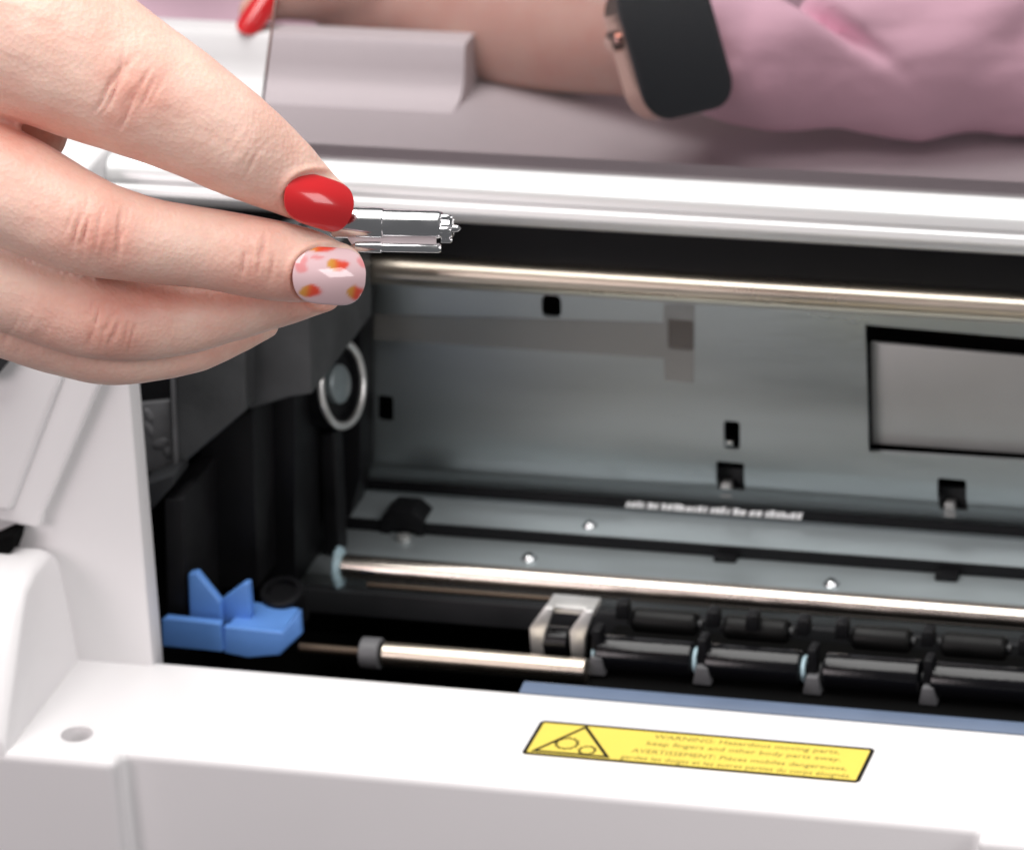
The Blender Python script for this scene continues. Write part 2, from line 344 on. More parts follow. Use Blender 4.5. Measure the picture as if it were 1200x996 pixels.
def screw(px, py, z, r, par):
    c = atZ(px, py, z); bm = bmesh.new()
    lathe(bm, c, (0, 0, 1), [(0, r * 1.25), (0.0003, r * 1.25), (0.0003, r), (0.0009, r * 0.85), (0.0013, r * 0.5), (0.00145, 0.0001)], 24)
    s = mesh_obj('screw', bm, 'screw', par, True, 40)
    for a in (0.4, 0.4 + math.pi / 2):
        bm = bmesh.new(); d = Vector((math.cos(a), math.sin(a), 0)); e = Vector((-d.y, d.x, 0)); q = c + Vector((0, 0, 0.00125))
        add_prism(bm, [q + d * r * .55 + e * r * .1, q - d * r * .55 + e * r * .1, q - d * r * .55 - e * r * .1, q + d * r * .55 - e * r * .1], (0, 0, 0.00022))
        bm2 = mesh_obj('screw_slot', bm, 'void', None); bm2.parent = s
    return s
screw(691, 617, z1 + 0.0001, 0.0014, sh1); screw(620, 655, z2, 0.0016, sh2); screw(974, 685, z2, 0.0016, sh2)
for px, py in ((852, 654), (1111, 676)):
    c = atZ(px, py, z2); box('stop_pad', c.x - 0.0027, c.x + 0.0027, c.y - 0.0025, y2b + 0.001, z2, z2 + 0.0016, 'black', sh2, 0.4 * MM)
c = atZ(469, 622, z2)
pxprism('latch_bracket', [(446, 606), (456, 598), (482, 600), (496, 612), (496, 642), (488, 642), (486, 624), (458, 620), (455, 640), (445, 638)], c.y - 0.002, c.y + 0.006, 'black', sh2, 0.3 * MM)
c2 = atZ(473, 632, z2); bm = bmesh.new(); lathe(bm, c2, (0, 0, 1), [(0, .0018), (.001, .0017), (.0014, .0008)], 20); mesh_obj('pin', bm, 'steel2', sh2, True, 40)
# white printed marking along the fold (too blurred in the photo to read)
zz = atY(830, 593, YB - 0.0002).z
bm = bmesh.new(); x = atY(731, 584, YB).x; xe = atY(935, 602, YB).x
mark = mesh_obj('marking_strip', bm, 'print', P)
bm = bmesh.new(); add_box(bm, -0.088, XR - 0.004, YB - 0.0016, YB - 0.0006, zz - 0.0011, zz + 0.0009); 
ms = mesh_obj('fold_gap_strip', bm, 'black', P)  # black strip stands in for the shade of the fold gap
bpy.data.objects.remove(mark)
def pxx(px): return atY(px, 583 + (px - 730) * 0.09, YB - 0.0018).x
marks = []; q_ = 732.0
while q_ < 934:
    wd_ = random.uniform(3.5, 7.5); marks.append((q_, q_ + wd_)); q_ += wd_ + random.choice((0.8, 1.2, 1.6, 1.2, 4.0))
for a, b_ in marks:
    bm = bmesh.new(); xa, xb = pxx(a), pxx(b_); sl = 0.0005
    add_prism(bm, [(xa, YB - 0.00165, zz - 0.0010), (xb, YB - 0.00165, zz - 0.0010), (xb + sl, YB - 0.00165, zz + random.uniform(0.0001, 0.0009)), (xa + sl, YB - 0.00165, zz + random.uniform(0.0001, 0.0009))], (0, -0.00015, 0))
    mesh_obj('print_mark', bm, 'print', ms)

# carriage rails
def rail(name, px, py, y, r, x0, x1, mat, seg=48):
    z = atY(px, py, y).z; return cyl(name, (x0, y, z), (x1, y, z), r, mat, P, seg)
r_up = rail('upper_rail', 800, 336, 0.112, 0.0035, -0.085, XR - 0.002, 'rod2')
zru = atY(800, 336, 0.112).z
box('rail_lip', -0.085, XR - 0.002, 0.1135, 0.1145, zru - 0.0050, zru - 0.0030, 'steel2', P, 0.2 * MM)
r_lo = rail('lower_rail', 800, 694, 0.088, 0.0029, atY(402, 661, 0.088).x, XR - 0.002, 'rod')
zrl = atY(800, 694, 0.088).z
xc = atY(398, 662, 0.088).x
bm = bmesh.new(); lathe(bm, (xc - 0.001, 0.088, zrl - 0.0005), (1, 0, 0), [(0, 0.0036), (0.0006, 0.0044), (0.0014, 0.0042), (0.0019, 0.0033)], 24)
for v in bm.verts: v.co.z = zrl + (v.co.z - zrl) * 1.25; v.co.y += 0.0003 * noise.noise(v.co * 900)
mesh_obj('grease_ring', bm, 'clip', r_lo, True)
box('rail_cover', -0.088, XR - 0.003, 0.0835, 0.0865, zrl - 0.0105, zrl - 0.0045, 'char', P, 0.3 * MM)
rail('thin_shaft', 535, 693, 0.082, 0.0007, atY(430, 686, 0.082).x, atY(650, 702, 0.082).x, 'brown', 16)

# metal bracket at the start of the rollers
YK = 0.060
bk = pxprism('roller_bracket', [(640, 709), (696, 714), (697, 722), (639, 717)], YK, YK + 0.006, 'bright', P, 0.3 * MM)
for dx in (0, 47):
    pxprism('bracket_arm', [(638 + dx, 712 + dx * .08), (648 + dx, 713 + dx * .08), (638 + dx, 742 + dx * .08), (637 + dx, 768 + dx * .08), (622 + dx, 766 + dx * .08), (620 + dx, 736 + dx * .08)], YK - 0.003, YK - 0.0005, 'bright', bk, 0.3 * MM)
pr = atY(654, 750, YK)
cyl('bracket_roller', (pr.x - 0.0028, YK, pr.z), (pr.x + 0.0028, YK, pr.z), 0.0032, 'rubber', bk)
# drive shaft left of the bracket
YS = 0.050
za = atY(560, 775, YS).z
xa, xb = atY(450, 765, YS).x, atY(688, 787, YS).x
sh = cyl('drive_shaft', (xa, YS, za), (xb, YS, za), 0.0027, 'rod2', P, 40)
xk = atY(436, 760, YS).x
cyl('shaft_collar', (xk - 0.0024, YS, za), (xk + 0.0022, YS, za), 0.0036, 'foot', sh)
cyl('shaft_end', (atY(350, 752, YS).x, YS, za), (xk - 0.002, YS, za), 0.0011, 'brown', sh, 20)

# feed rollers in two rows
YF = 0.055
zf = atY(950, 784, YF).z
def roller(xa_, xb_, y, z, r, bl, mat='rubber'):
    L = xb_ - xa_; bm = bmesh.new()
    lathe(bm, (xa_, y, z), (1, 0, 0), [(0, r * 0.80), (0.0005, r * 0.97), (0.0011, r), (L - 0.0011, r), (L - 0.0005, r * 0.97), (L, r * 0.80)], 36)
    o = mesh_obj('feed_roller', bm, mat, P, True, 40)
    for s, xx in ((-1, xa_), (1, xb_)):
        cyl('roller_pin', (xx - 0.0012 * (s < 0), y, z), (xx + 0.0012 * (s > 0), y, z), r * 0.42, 'char', o, 16, 0.1)
        if bl[0 if s < 0 else 1]:
            bm = bmesh.new(); lathe(bm, (xx + s * 0.0002, y, z), (s, 0, 0), [(0, r * 0.72), (0.0004, r * 0.78), (0.0008, r * 0.6)], 18); mesh_obj('blue_end_ring', bm, 'clip', o, True)
    return o
fr = ((701, 814, (1, 1)), (829, 941, (0, 1)), (967, 1081, (0, 0)), (1093, 1212, (0, 0)), (1232, 1350, (0, 0)), (1364, 1482, (0, 0)), (1498, 1616, (0, 0)), (1630, 1748, (0, 0)))
for a, b_, bl in fr:
    xa_ = atY(a, 766 + (a - 757) * .09, YF).x; xb_ = atY(b_, 766 + (b_ - 757) * .09, YF).x
    roller(xa_, xb_, YF, zf, 0.0041, bl)
YF2 = 0.067; zf2 = atY(950, 742, YF2).z
for a, b_ in ((742, 818), (850, 925), (1000, 1068), (1105, 1180), (1225, 1300), (1350, 1425), (1480, 1555), (1610, 1685)):
    xa_ = atY(a, 728 + (a - 780) * .09, YF2).x; xb_ = atY(b_, 728 + (b_ - 780) * .09, YF2).x
    roller(xa_, xb_, YF2, zf2, 0.0028, (0, 0), 'dull_rubber')
for px in (698, 822, 951, 1087, 1222, 1357, 1490, 1623):
    py = 766 + (px - 757) * .09
    h = pxprism('roller_holder', [(px - 7, py + 10), (px + 7, py + 11), (px + 11, py + 32), (px - 11, py + 30)], YF - 0.0045, YF - 0.0015, 'foot', P, 0.5 * MM)
    pxprism('holder_arm', [(px - 5, py - 22), (px + 5, py - 21), (px + 6, py + 9), (px - 6, py + 8)], YF - 0.0025, YF + 0.002, 'black', h, 0.5 * MM)
for px in (728, 834, 880, 940, 985, 1086, 1200):
    py = 720 + (px - 780) * .09
    pxprism('roller_stud', [(px - 7, py - 8), (px + 7, py - 7), (px + 8, py + 12), (px - 8, py + 11)], YF2 - 0.004, YF2, 'black', P, 0.7 * MM)
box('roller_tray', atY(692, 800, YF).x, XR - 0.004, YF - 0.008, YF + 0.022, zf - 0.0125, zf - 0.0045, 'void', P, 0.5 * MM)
ysA = YD + 0.0032; zs = atY(900, 822, ysA).z - 0.0034
xs0 = atY(607, 797, ysA).x
yzprism('blue_edge_strip', [(ysA, zs - 0.006), (ysA, zs + 0.0006), (ysA + 0.004, zs + 0.0012), (ysA + 0.005, zs + 0.0008), (ysA + 0.005, zs - 0.006)], xs0, XR - 0.004, 'bluestrip', P, 0.2 * MM)

# black carriage end mechanism on the left
mech = pxprism('mechanism_cover', [(203, 385), (287, 340), (288, 482), (252, 512), (206, 551)], 0.058, 0.110, 'cover', P, 0.8 * MM, 3)
pxprism('cover_cheek', [(288.5, 340), (362, 330), (366, 462), (340, 466), (289, 481)], 0.064, 0.108, 'cover', mech, 0.8 * MM, 3)
pxprism('rear_block', [(300, 400), (346, 388), (346, 690), (300, 690)], 0.085, 0.128, 'black', P, 0.8 * MM)
pxprism('rear_block', [(366, 330), (424, 330), (422, 560), (402, 640), (366, 640)], 0.118, 0.1285, 'black', P, 0.6 * MM)
pxprism('vertical_post', [(373, 508), (392, 507), (399, 652), (379, 650)], 0.102, 0.108, 'dark', P, 1.0 * MM, 3)
pxprism('vertical_web', [(232, 520), (297, 478), (302, 690), (238, 690)], 0.072, 0.100, 'dark', P, 0.8 * MM)
pxprism('vertical_web', [(192, 585), (214, 585), (220, 765), (196, 765)], 0.050, 0.080, 'dark', P, 0.8 * MM)
pxprism('side_wedge', [(164, 570), (204, 556), (204, 568), (170, 606)], 0.050, 0.060, 'char', P, 0.6 * MM)
wn = pxprism('sensor_housing', [(154, 436), (199, 432), (204, 552), (196, 560), (160, 556)], 0.060, 0.090, 'black', P, 0.6 * MM)
wf = pxprism('sensor_face', [(157, 474), (198, 470), (203, 545), (196, 556), (162, 553)], 0.0585, 0.0602, 'foot', wn, 0.5 * MM)
pxprism('sensor_rim', [(199, 432), (202, 432), (207, 550), (203, 553)], 0.0565, 0.060, 'foot', wn, 0.3 * MM)
for (px, py, rr, mt_) in ((174, 487, 7, 'steel2'), (174, 503, 7, 'steel2'), (188, 520, 8, 'steel2'), (196, 530, 6, 'steel2'), (162, 520, 8, 'blue')):
    c = atY(px, py, 0.0585); bm = bmesh.new(); r = rr / 5400.0 * 1.0
    bmesh.ops.create_uvsphere(bm, u_segments=14, v_segments=8, radius=r, matrix=Matrix.Translation(c) @ Matrix.Rotation(px, 4, 'Y') @ Matrix.Diagonal((1.5, 0.25, 0.8, 1)))
    mesh_obj('sensor_bead', bm, 'blue' if mt_ == 'blue' else 'foot', wn, True)
# belt pulley facing right
pc = at(397, 450, 0, atY(346, 450, 0.085).x + 0.0035)
bm = bmesh.new(); lathe(bm, pc - Vector((0.004, 0, 0)), (1, 0, 0), [(0, .0098), (.0042, .0098), (.0046, .0094), (.0046, .0078), (.0032, .0074), (.0030, .0050), (.003, .0001)], 48)
PAX = Vector((1, -0.16, 0.15)).normalized(); PMX = Matrix.Translation(pc) @ Vector((1, 0, 0)).rotation_difference(PAX).to_matrix().to_4x4() @ Matrix.Scale(1.07, 4) @ Matrix.Translation(-pc)
bmesh.ops.transform(bm, matrix=PMX, verts=bm.verts)
pul = mesh_obj('belt_pulley', bm, 'black', P, True, 35)
bm = bmesh.new()
segs = 56; rg = []
for k in range(segs):
    a = k * math.tau / segs; cc = Vector((0, math.cos(a), math.sin(a)))
    rg.append([bm.verts.new(pc + Vector((0.0008 + 0.0008 * math.cos(q), 0, 0)) + cc * (0.0092 + 0.0009 * math.sin(q))) for q in np.linspace(0, math.tau, 8, endpoint=False)])
for k in range(segs):
    a, b_ = rg[k], rg[(k + 1) % segs]
    for j in range(8): bm.faces.new((a[j], a[(j + 1) % 8], b_[(j + 1) % 8], b_[j]))
bmesh.ops.transform(bm, matrix=PMX, verts=bm.verts)
mesh_obj('pulley_ring', bm, 'bright', pul, True)
bm = bmesh.new(); lathe(bm, pc - Vector((0.0012, 0, 0)), (1, 0, 0), [(0, .0044), (.0016, .0043), (.0022, .0036), (.0024, .0001)], 32); bmesh.ops.transform(bm, matrix=PMX, verts=bm.verts); mesh_obj('pulley_hub', bm, 'hub', pul, True, 40)
bm = bmesh.new(); c = atY(330, 692, 0.062); lathe(bm, c, (0, -0.25, 1), [(-0.008, .0052), (0, .0052), (.0004, .0047), (.0004, .0036), (-.001, .0034), (-.001, .0001)], 36); mesh_obj('black_drum', bm, 'black', P, True, 35)

# blue release lever
YLV = 0.046
lev = pxprism('blue_lever', [(262, 734), (330, 741), (351, 716), (353, 744), (326, 768), (290, 771), (262, 765)], YLV, YLV + 0.002, 'blue', P, 0.5 * MM, 3)
bm = bmesh.new()
f0 = [atY(263, 735, YLV + 0.001), atY(329, 742, YLV + 0.001), atY(351, 712, YLV + 0.013), atY(294, 704, YLV + 0.013)]
add_prism(bm, f0, (0, 0, -0.0022), 0.4 * MM); mesh_obj('lever_tray', bm, 'blue', lev, True, 35)
bm = bmesh.new()
f0 = [atY(328, 744, YLV + 0.0006), atY(351.5, 714, YLV + 0.013), atY(353.5, 744, YLV + 0.013), atY(328, 768, YLV + 0.0006)]
add_prism(bm, f0, (-0.0016, 0, 0), 0.4 * MM); mesh_obj('lever_side', bm, 'blue', lev, True, 35)
pxprism('lever_arm', [(189, 727), (194, 724), (258, 731), (261, 764), (190, 757)], YLV - 0.001, YLV + 0.0012, 'blue', lev, 0.4 * MM, 3)
pxprism('lever_fin', [(220, 673), (230, 671), (258, 706), (259, 734), (222, 730)], YLV + 0.003, YLV + 0.0055, 'blue', lev, 0.6 * MM, 3)
pxprism('lever_fin', [(254, 707), (285, 684), (291, 684), (294, 716), (293, 728), (256, 733)], YLV + 0.0058, YLV + 0.0085, 'blue', lev, 0.6 * MM, 3)

# white top beam with its ridges, black underside
zb0 = atY(800, 214, 0.112).z
bp_ = [(0.122, zb0 + 0.0004), (0.1125, zb0), (0.1100, zb0 - 0.0006), (0.1080, zb0 - 0.0018), (0.1066, zb0 - 0.0040), (0.1062, zb0 - 0.0062), (0.1066, zb0 - 0.0068), (0.1064, zb0 - 0.0076),
       (0.1056, zb0 - 0.0082), (0.1050, zb0 - 0.0100), (0.1052, zb0 - 0.0118), (0.1062, zb0 - 0.0136), (0.1080, zb0 - 0.0150), (0.1095, zb0 - 0.0154), (0.122, zb0 - 0.0154)]
xbl = atY(225, 180, 0.112).x
bp_ = [(y, zb0 + (z - zb0) * 0.76) for y, z in bp_]
beam = yzprism('top_beam', bp_, xbl - 0.02, XR, 'beam', P, 0, ang=28)
box('beam_underside', xbl, XR - 0.001, 0.112, 0.1285, zb0 - 0.0245, zb0 - 0.0120, 'black', P, 0.3 * MM)
box('beam_web', -0.092, XR - 0.001, 0.1165, 0.1293, zru - 0.0032, zb0 - 0.0246, 'black', P, 0.2 * MM)

# rear cover behind the beam with its raised left block
ZC = 0.150
pb = atZ(547, 113, ZC); bmx = pb.x
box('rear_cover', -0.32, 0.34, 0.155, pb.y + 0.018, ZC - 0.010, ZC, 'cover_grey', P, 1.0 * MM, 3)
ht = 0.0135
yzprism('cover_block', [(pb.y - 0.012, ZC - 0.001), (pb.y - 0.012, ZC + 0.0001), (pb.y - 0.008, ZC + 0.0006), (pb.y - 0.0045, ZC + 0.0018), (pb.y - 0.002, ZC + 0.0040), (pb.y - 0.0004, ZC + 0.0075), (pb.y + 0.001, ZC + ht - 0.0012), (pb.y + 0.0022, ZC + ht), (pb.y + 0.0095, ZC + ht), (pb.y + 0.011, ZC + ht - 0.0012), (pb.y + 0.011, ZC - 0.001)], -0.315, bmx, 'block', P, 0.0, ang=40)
box('beam_end_cap', -0.24, xbl - 0.0202, 0.060, 0.130, 0.120, zb0 + 0.002, 'white', P, 2.0 * MM, 4)

# smoky lid leaning back from the beam
a_l = math.radians(36); yl0, zl0 = 0.1135, zb0 + 0.0006
ld = Vector((0, math.sin(a_l), math.cos(a_l))); ln = Vector((0, math.cos(a_l), -math.sin(a_l)))
pL = None
for k in range(400):           # left end of the lid, found along the lid's own plane
    xx = -0.14 + k * 0.0005; q = Vector((xx, yl0, zl0)) + ld * 0.03
    d = q - CAM; ppx = 600 + FPX * d.dot(RT) / d.dot(FW)
    if ppx >= 316: pL = xx; break
bm = bmesh.new(); o0 = Vector((pL, yl0, zl0))
add_prism(bm, [o0, o0 + Vector((XR - pL, 0, 0)), o0 + Vector((XR - pL, 0, 0)) + ld * 0.16, o0 + ld * 0.16], ln * 0.002, 0.25 * MM, 2)
lid = mesh_obj('smoky_lid', bm, 'lid', P)

# =================================================================== bodies: tubes joined into one skin
def tube(bm, chain, flat=1.0, seg=24, nsub=5):
    # chain: list of (world point, radius); rings along a smooth curve, rounded ends
    pts = [Vector(c[0]) for c in chain]; rad = [c[1] for c in chain]; P_, R_ = [], []
    n = len(pts)
    for i in range(n - 1):
        p0, p1, p2, p3 = pts[max(0, i - 1)], pts[i], pts[i + 1], pts[min(n - 1, i + 2)]
        r0, r1, r2, r3 = rad[max(0, i - 1)], rad[i], rad[i + 1], rad[min(n - 1, i + 2)]
        for k in range(nsub):
            t = k / nsub
            f = lambda a, b_, c, d: 0.5 * ((2 * b_) + (c - a) * t + (2 * a - 5 * b_ + 4 * c - d) * t * t + (3 * b_ - a - 3 * c + d) * t * t * t)
            P_.append(f(p0, p1, p2, p3)); R_.append(f(r0, r1, r2, r3))
    P_.append(pts[-1]); R_.append(rad[-1])
    full = []
    d0 = (P_[0] - P_[1]).normalized(); d1 = (P_[-1] - P_[-2]).normalized()
    for a in (85, 65, 45, 22): full.append((P_[0] + d0 * R_[0] * math.sin(math.radians(a)), R_[0] * math.cos(math.radians(a))))
    full += list(zip(P_, R_))
    for a in (22, 45, 65, 85): full.append((P_[-1] + d1 * R_[-1] * math.sin(math.radians(a)), R_[-1] * math.cos(math.radians(a))))
    rings = []
    for i, (p, r) in enumerate(full):
        d = (full[min(len(full) - 1, i + 1)][0] - full[max(0, i - 1)][0]).normalized()
        v = (-FW); u = d.cross(v).normalized(); v = u.cross(d).normalized()
        rings.append([bm.verts.new(p + (u * math.cos(q) + v * flat * math.sin(q)) * r) for q in np.linspace(0, math.tau, seg, endpoint=False)])
    for a, b_ in zip(rings, rings[1:]):
        for k in range(seg): bm.faces.new((a[k], a[(k + 1) % seg], b_[(k + 1) % seg], b_[k]))
    bm.faces.new(rings[0][::-1]); bm.faces.new(rings[-1])

def grow(name, chains, voxel, smooth_it, mat):
    bm = bmesh.new()
    for ch, fl in chains: tube(bm, ch, fl)
    bmesh.ops.recalc_face_normals(bm, faces=bm.faces)
    me = bpy.data.meshes.new('tmp'); bm.to_mesh(me); bm.free(); o = bpy.data.objects.new('tmp', me); COL.objects.link(o)
    r = o.modifiers.new('r', 'REMESH'); r.mode = 'VOXEL'; r.voxel_size = voxel
    s = o.modifiers.new('s', 'SMOOTH'); s.iterations = smooth_it; s.factor = 0.5
    bpy.context.view_layer.update()
    new = bpy.data.meshes.new_from_object(o.evaluated_get(bpy.context.evaluated_depsgraph_get()))
    bpy.data.objects.remove(o); new.name = name
    new.materials.clear(); new.materials.append(M[mat])
    for p in new.polygons: p.use_smooth = True
    ob = bpy.data.objects.new(name, new); COL.objects.link(ob)
    return ob

def np_verts(ob):
    a = np.empty(len(ob.data.vertices) * 3); ob.data.vertices.foreach_get('co', a); return a.reshape(-1, 3)
def np_norms(ob):
    a = np.empty(len(ob.data.vertices) * 3); ob.data.vertices.foreach_get('normal', a); return a.reshape(-1, 3)
def set_verts(ob, a): ob.data.vertices.foreach_set('co', a.ravel()); ob.data.update()

# ------------------------------------------------------------------ the hand with the tool
HD = 1.05; HS = FPX / HD            # hand's distance; pixels per metre there
def H(px, py, dz=0.0): return deep(px, py, HD - dz * MM)
def ch(lst): return [(H(px, py, dz), r / HS) for px, py, dz, r in lst]
thumb = ch([(-330, 10, -14, 150), (-200, 15, -6, 135), (-70, 18, 2, 112), (30, 40, 6, 104), (120, 82, 8, 91), (200, 124, 9, 75), (268, 163, 8, 63), (326, 200, 5, 49), (362, 224, 3, 37), (386, 237, 2, 28)])
index = ch([(-300, 120, -6, 110), (-160, 150, 0, 82), (-60, 186, 3, 70), (25, 228, 6, 66), (100, 264, 8, 60), (170, 281, 7, 52), (240, 292, 5, 48), (300, 302, 4, 47), (350, 311, 3, 44), (382, 316, 2, 38), (394, 317, 2, 33)])
middle = ch([(-300, 200, -14, 110), (-140, 250, -10, 80), (-40, 300, -7, 70), (60, 345, -4, 62), (130, 372, -3, 52), (210, 374, -6, 42), (290, 362, -8, 33), (350, 352, -9, 25), (380, 346, -9, 20)])
ring = ch([(-300, 260, -24, 105), (-120, 310, -20, 70), (-20, 348, -16, 62), (70, 388, -13, 54), (135, 412, -12, 42), (190, 418, -14, 29), (236, 412, -17, 24), (276, 397, -21, 20), (312, 382, -25, 15)])
palm = ch([(-800, 75, -26, 185), (-560, 95, -24, 195), (-420, 105, -22, 215), (-300, 110, -20, 205), (-200, 120, -18, 165)])
web = ch([(-120, 60, -22, 95), (-40, 110, -20, 80), (30, 150, -20, 52)])
hand = grow('person', [(thumb, 0.92), (index, 1.0), (middle, 1.0), (ring, 1.0), (palm, 0.55), (web, 0.7)], 0.52 * MM, 12, 'skin')
hand['label'] = 'hand reaching in from the left with red thumbnail, holding the silver tool'; hand['category'] = 'hand'
V = np_verts(hand); N = np_norms(hand)
cm = np.array(CAM); rt_, up_, fw_ = (np.array(a) for a in (RT, UP, FW))
Q = V - cm; dpt = Q @ fw_; PX = 600 + FPX * (Q @ rt_) / dpt; PY = 498 - FPX * (Q @ up_) / dpt
front = np.clip(-(N @ fw_), 0, 1)
disp = np.zeros(len(V)); red = np.zeros(len(V))
# knuckles: (px, py, direction of finger, spread along, spread across, number of creases, depth mm, redness)
for kx, ky, ang, sl_, sw, lam, dep, rd, seed in ((158, 112, 28, 34, 50, 13, 0.46, 0.50, 1), (112, 270, 14, 36, 42, 13, 0.46, 0.60, 2), (304, 304, 6, 20, 34, 9, 0.30, 0.32, 3), (128, 385, 16, 34, 34, 12, 0.42, 0.38, 4), (30, 395, 25, 30, 30, 12, 0.3,0.3, 5), (285, 180, 32, 24, 36, 11, 0.16, 0.16, 6)):
    a = math.radians(ang); al = (PX - kx) * math.cos(a) + (PY - ky) * math.sin(a); ac = -(PX - kx) * math.sin(a) + (PY - ky) * math.cos(a)
    wgt = np.exp(-(al / sl_) ** 2 - (ac / sw) ** 2) * front
    rs = random.Random(seed)
    disp += 0.5 * wgt
    for q in range(18):
        off = rs.uniform(-0.95, 0.95) * sl_; c0 = rs.uniform(-0.5, 0.5) * sw; wd = rs.uniform(0.25, 0.6) * sw; sg = rs.uniform(1.5, 2.6)
        cur = rs.uniform(-0.004, 0.004) + 0.00012 * off
        ln_ = al - off - cur * (ac - c0) ** 2 - 1.6 * np.sin(ac / rs.uniform(9, 16) + q)
        disp -= front * rs.uniform(0.45, 1.0) * dep * np.exp(-(ln_ / sg) ** 2) * np.exp(-((ac - c0) / wd) ** 4)
    red += 0.8 * rd * np.exp(-(al / (sl_ * 1.25)) ** 2 - (ac / (sw * 0.9)) ** 2)
# long folds between fingers and soft unevenness
for i in range(len(V)):
    p = Vector(V[i]); n1 = noise.noise(p * 70); n2 = noise.noise(p * 190 + Vector((3, 1, 7)))
    n3 = noise.noise(Vector((p.dot(RT) * 180, p.dot(UP) * 420, p.dot(FW) * 300)))
    disp[i] += 0.45 * n1 + 0.12 * n2 + 0.07 * n3
    red[i] += 0.16 * noise.noise(p * 45 + Vector((9, 2, 4)))
red += 0.30 * np.exp(-((PX - 375) / 55) ** 2 - ((PY - 345) / 40) ** 2) + 0.22 * np.exp(-((PX - 330) / 50) ** 2 - ((PY - 245) / 30) ** 2)
red += 0.45 * np.exp(-((PX - 30) / 70) ** 2 - ((PY - 150) / 30) ** 2) + 0.65 * np.exp(-((PX - 190) / 100) ** 2 - ((PY - 350) / 22) ** 2)  # deep red painted for shade in the thumb crease and between fingers
for nx, ny, an, ra, rb_ in ((380, 236, 16, 45, 33), (387, 324, 5, 43, 35)):      # raised skin folds round the nails
    a = math.radians(an); al = (PX - nx) * math.cos(a) + (PY - ny) * math.sin(a); ac = -(PX - nx) * math.sin(a) + (PY - ny) * math.cos(a)
    e = np.sqrt((al / ra) ** 2 + (ac / rb_) ** 2)
    side = 1 / (1 + np.exp(np.clip((al - 0.2 * ra) / 6, -40, 40)))
    disp += (0.75 * np.exp(-((e - 1.13) / 0.10) ** 2) - 0.5 * np.exp(-((e - 0.9) / 0.12) ** 2)) * front * side
    red += 0.35 * np.exp(-((e - 1.12) / 0.14) ** 2) * side
set_verts(hand, V + N * disp[:, None] * MM)
at_r = hand.data.attributes.new('red', 'FLOAT', 'POINT'); at_r.data.foreach_set('value', np.clip(red, 0, 1).astype(np.float32))

def nail(name, base, tip, width, normal, mat, parent, arch=0.32, drop=0.06, pat=None, sq=3.2, thick=0.35, nu=40, nv=28):
    base, tip = Vector(base), Vector(tip); ax = (tip - base); L = ax.length; ax.normalize()
    nn = Vector(normal); nn = (nn - ax * nn.dot(ax)).normalized(); sd = nn.cross(ax).normalized()
    bm = bmesh.new(); G = []; Bk = []
    cols = []
    for i in range(nu + 1):
        u = (1 - math.cos(math.pi * i / nu)) / 2; row = []; rb = []
        # outline: rounded cuticle end, nearly straight sides, soft rounded free edge
        hw = width / 2 * ((max(0, 1 - (1 - u / 0.5) ** 3.0)) ** 0.5 if u < 0.5 else (max(0, 1 - ((u - 0.5) / 0.505) ** sq)) ** 0.5)
        hw = max(hw, width * 0.004)
        for j in range(nv + 1):
            v = j / nv * 2 - 1; s = v * hw
            h = -arch * width * (s / (width / 2)) ** 2 - drop * L * (2 * u - 0.9) ** 2
            p = base + ax * (u * L) + sd * s + nn * h
            row.append(bm.verts.new(p)); rb.append(bm.verts.new(p - nn * thick * MM)); cols.append((u, s / (width / 2)))
        G.append(row); Bk.append(rb)
    for i in range(nu):
        for j in range(nv):
            bm.faces.new((G[i][j], G[i + 1][j], G[i + 1][j + 1], G[i][j + 1])); bm.faces.new((Bk[i][j], Bk[i][j + 1], Bk[i + 1][j + 1], Bk[i + 1][j]))
    edge = [G[i][0] for i in range(nu + 1)] + G[nu][1:] + [G[i][nv] for i in range(nu - 1, -1, -1)] + G[0][1:-1][::-1]
    edb = [Bk[i][0] for i in range(nu + 1)] + Bk[nu][1:] + [Bk[i][nv] for i in range(nu - 1, -1, -1)] + Bk[0][1:-1][::-1]
    for i in range(len(edge)):
        j = (i + 1) % len(edge); bm.faces.new((edge[i], edge[j], edb[j], edb[i]))
    uv = [c for c in cols for _ in (0, 1)]
    o = mesh_obj(name, bm, mat, parent, True, 60)
    if pat:
        ca = o.data.color_attributes.new('tint', 'FLOAT_COLOR', 'POINT')
        ca.data.foreach_set('color', np.array([(*pat(u, s), 1) for u, s in uv], dtype=np.float32).ravel())
    return o
toC = -FW
def strawberry(u, s):
    base = np.array((0.72, 0.50, 0.52)); r = np.array((0.72, 0.06, 0.03)); g = np.array((0.42, 0.30, 0.05)); c = base
    for (cu, cs, ru, rs, kind) in ((0.26, -0.55, 0.16, 0.22, 0), (0.88, -0.50, 0.12, 0.26, 0), (0.60, 0.42, 0.16, 0.20, 0), (0.10, 0.35, 0.10, 0.30, 1), (0.36, 0.98, 0.2, 0.16, 0), (0.32, 0.62, 0.12, 0.08, 1), (0.98, 0.6, 0.1, 0.2, 1)):
        d = ((u - cu) / ru) ** 2 + ((s - cs) / rs) ** 2 + 0.9 * noise.noise(Vector((u * 7, s * 4, cu * 9)))
        if kind == 0:
            k = 1 / (1 + math.exp(min(50, (d - 0.9) * 9))); tp = 1 / (1 + math.exp(max(-50, min(50, ((u - cu) / ru + 0.25) * 7))))
            c = c * (1 - k) + (r * (1 - tp) + (g + np.array((0.2, 0.0, 0.0))) * tp) * k
        else:
            k = 0.65 / (1 + math.exp(min(50, (d - 0.8) * 7))); c = c * (1 - k) + np.array((0.72, 0.16, 0.16)) * k
    return tuple(c)
nail('fingernail', H(337, 223, 12.9), H(417, 247, 8.0), 60 / HS, toC * 1.0 + UP * 0.12, 'rednail', hand, arch=0.27, drop=0.10, sq=6.0)
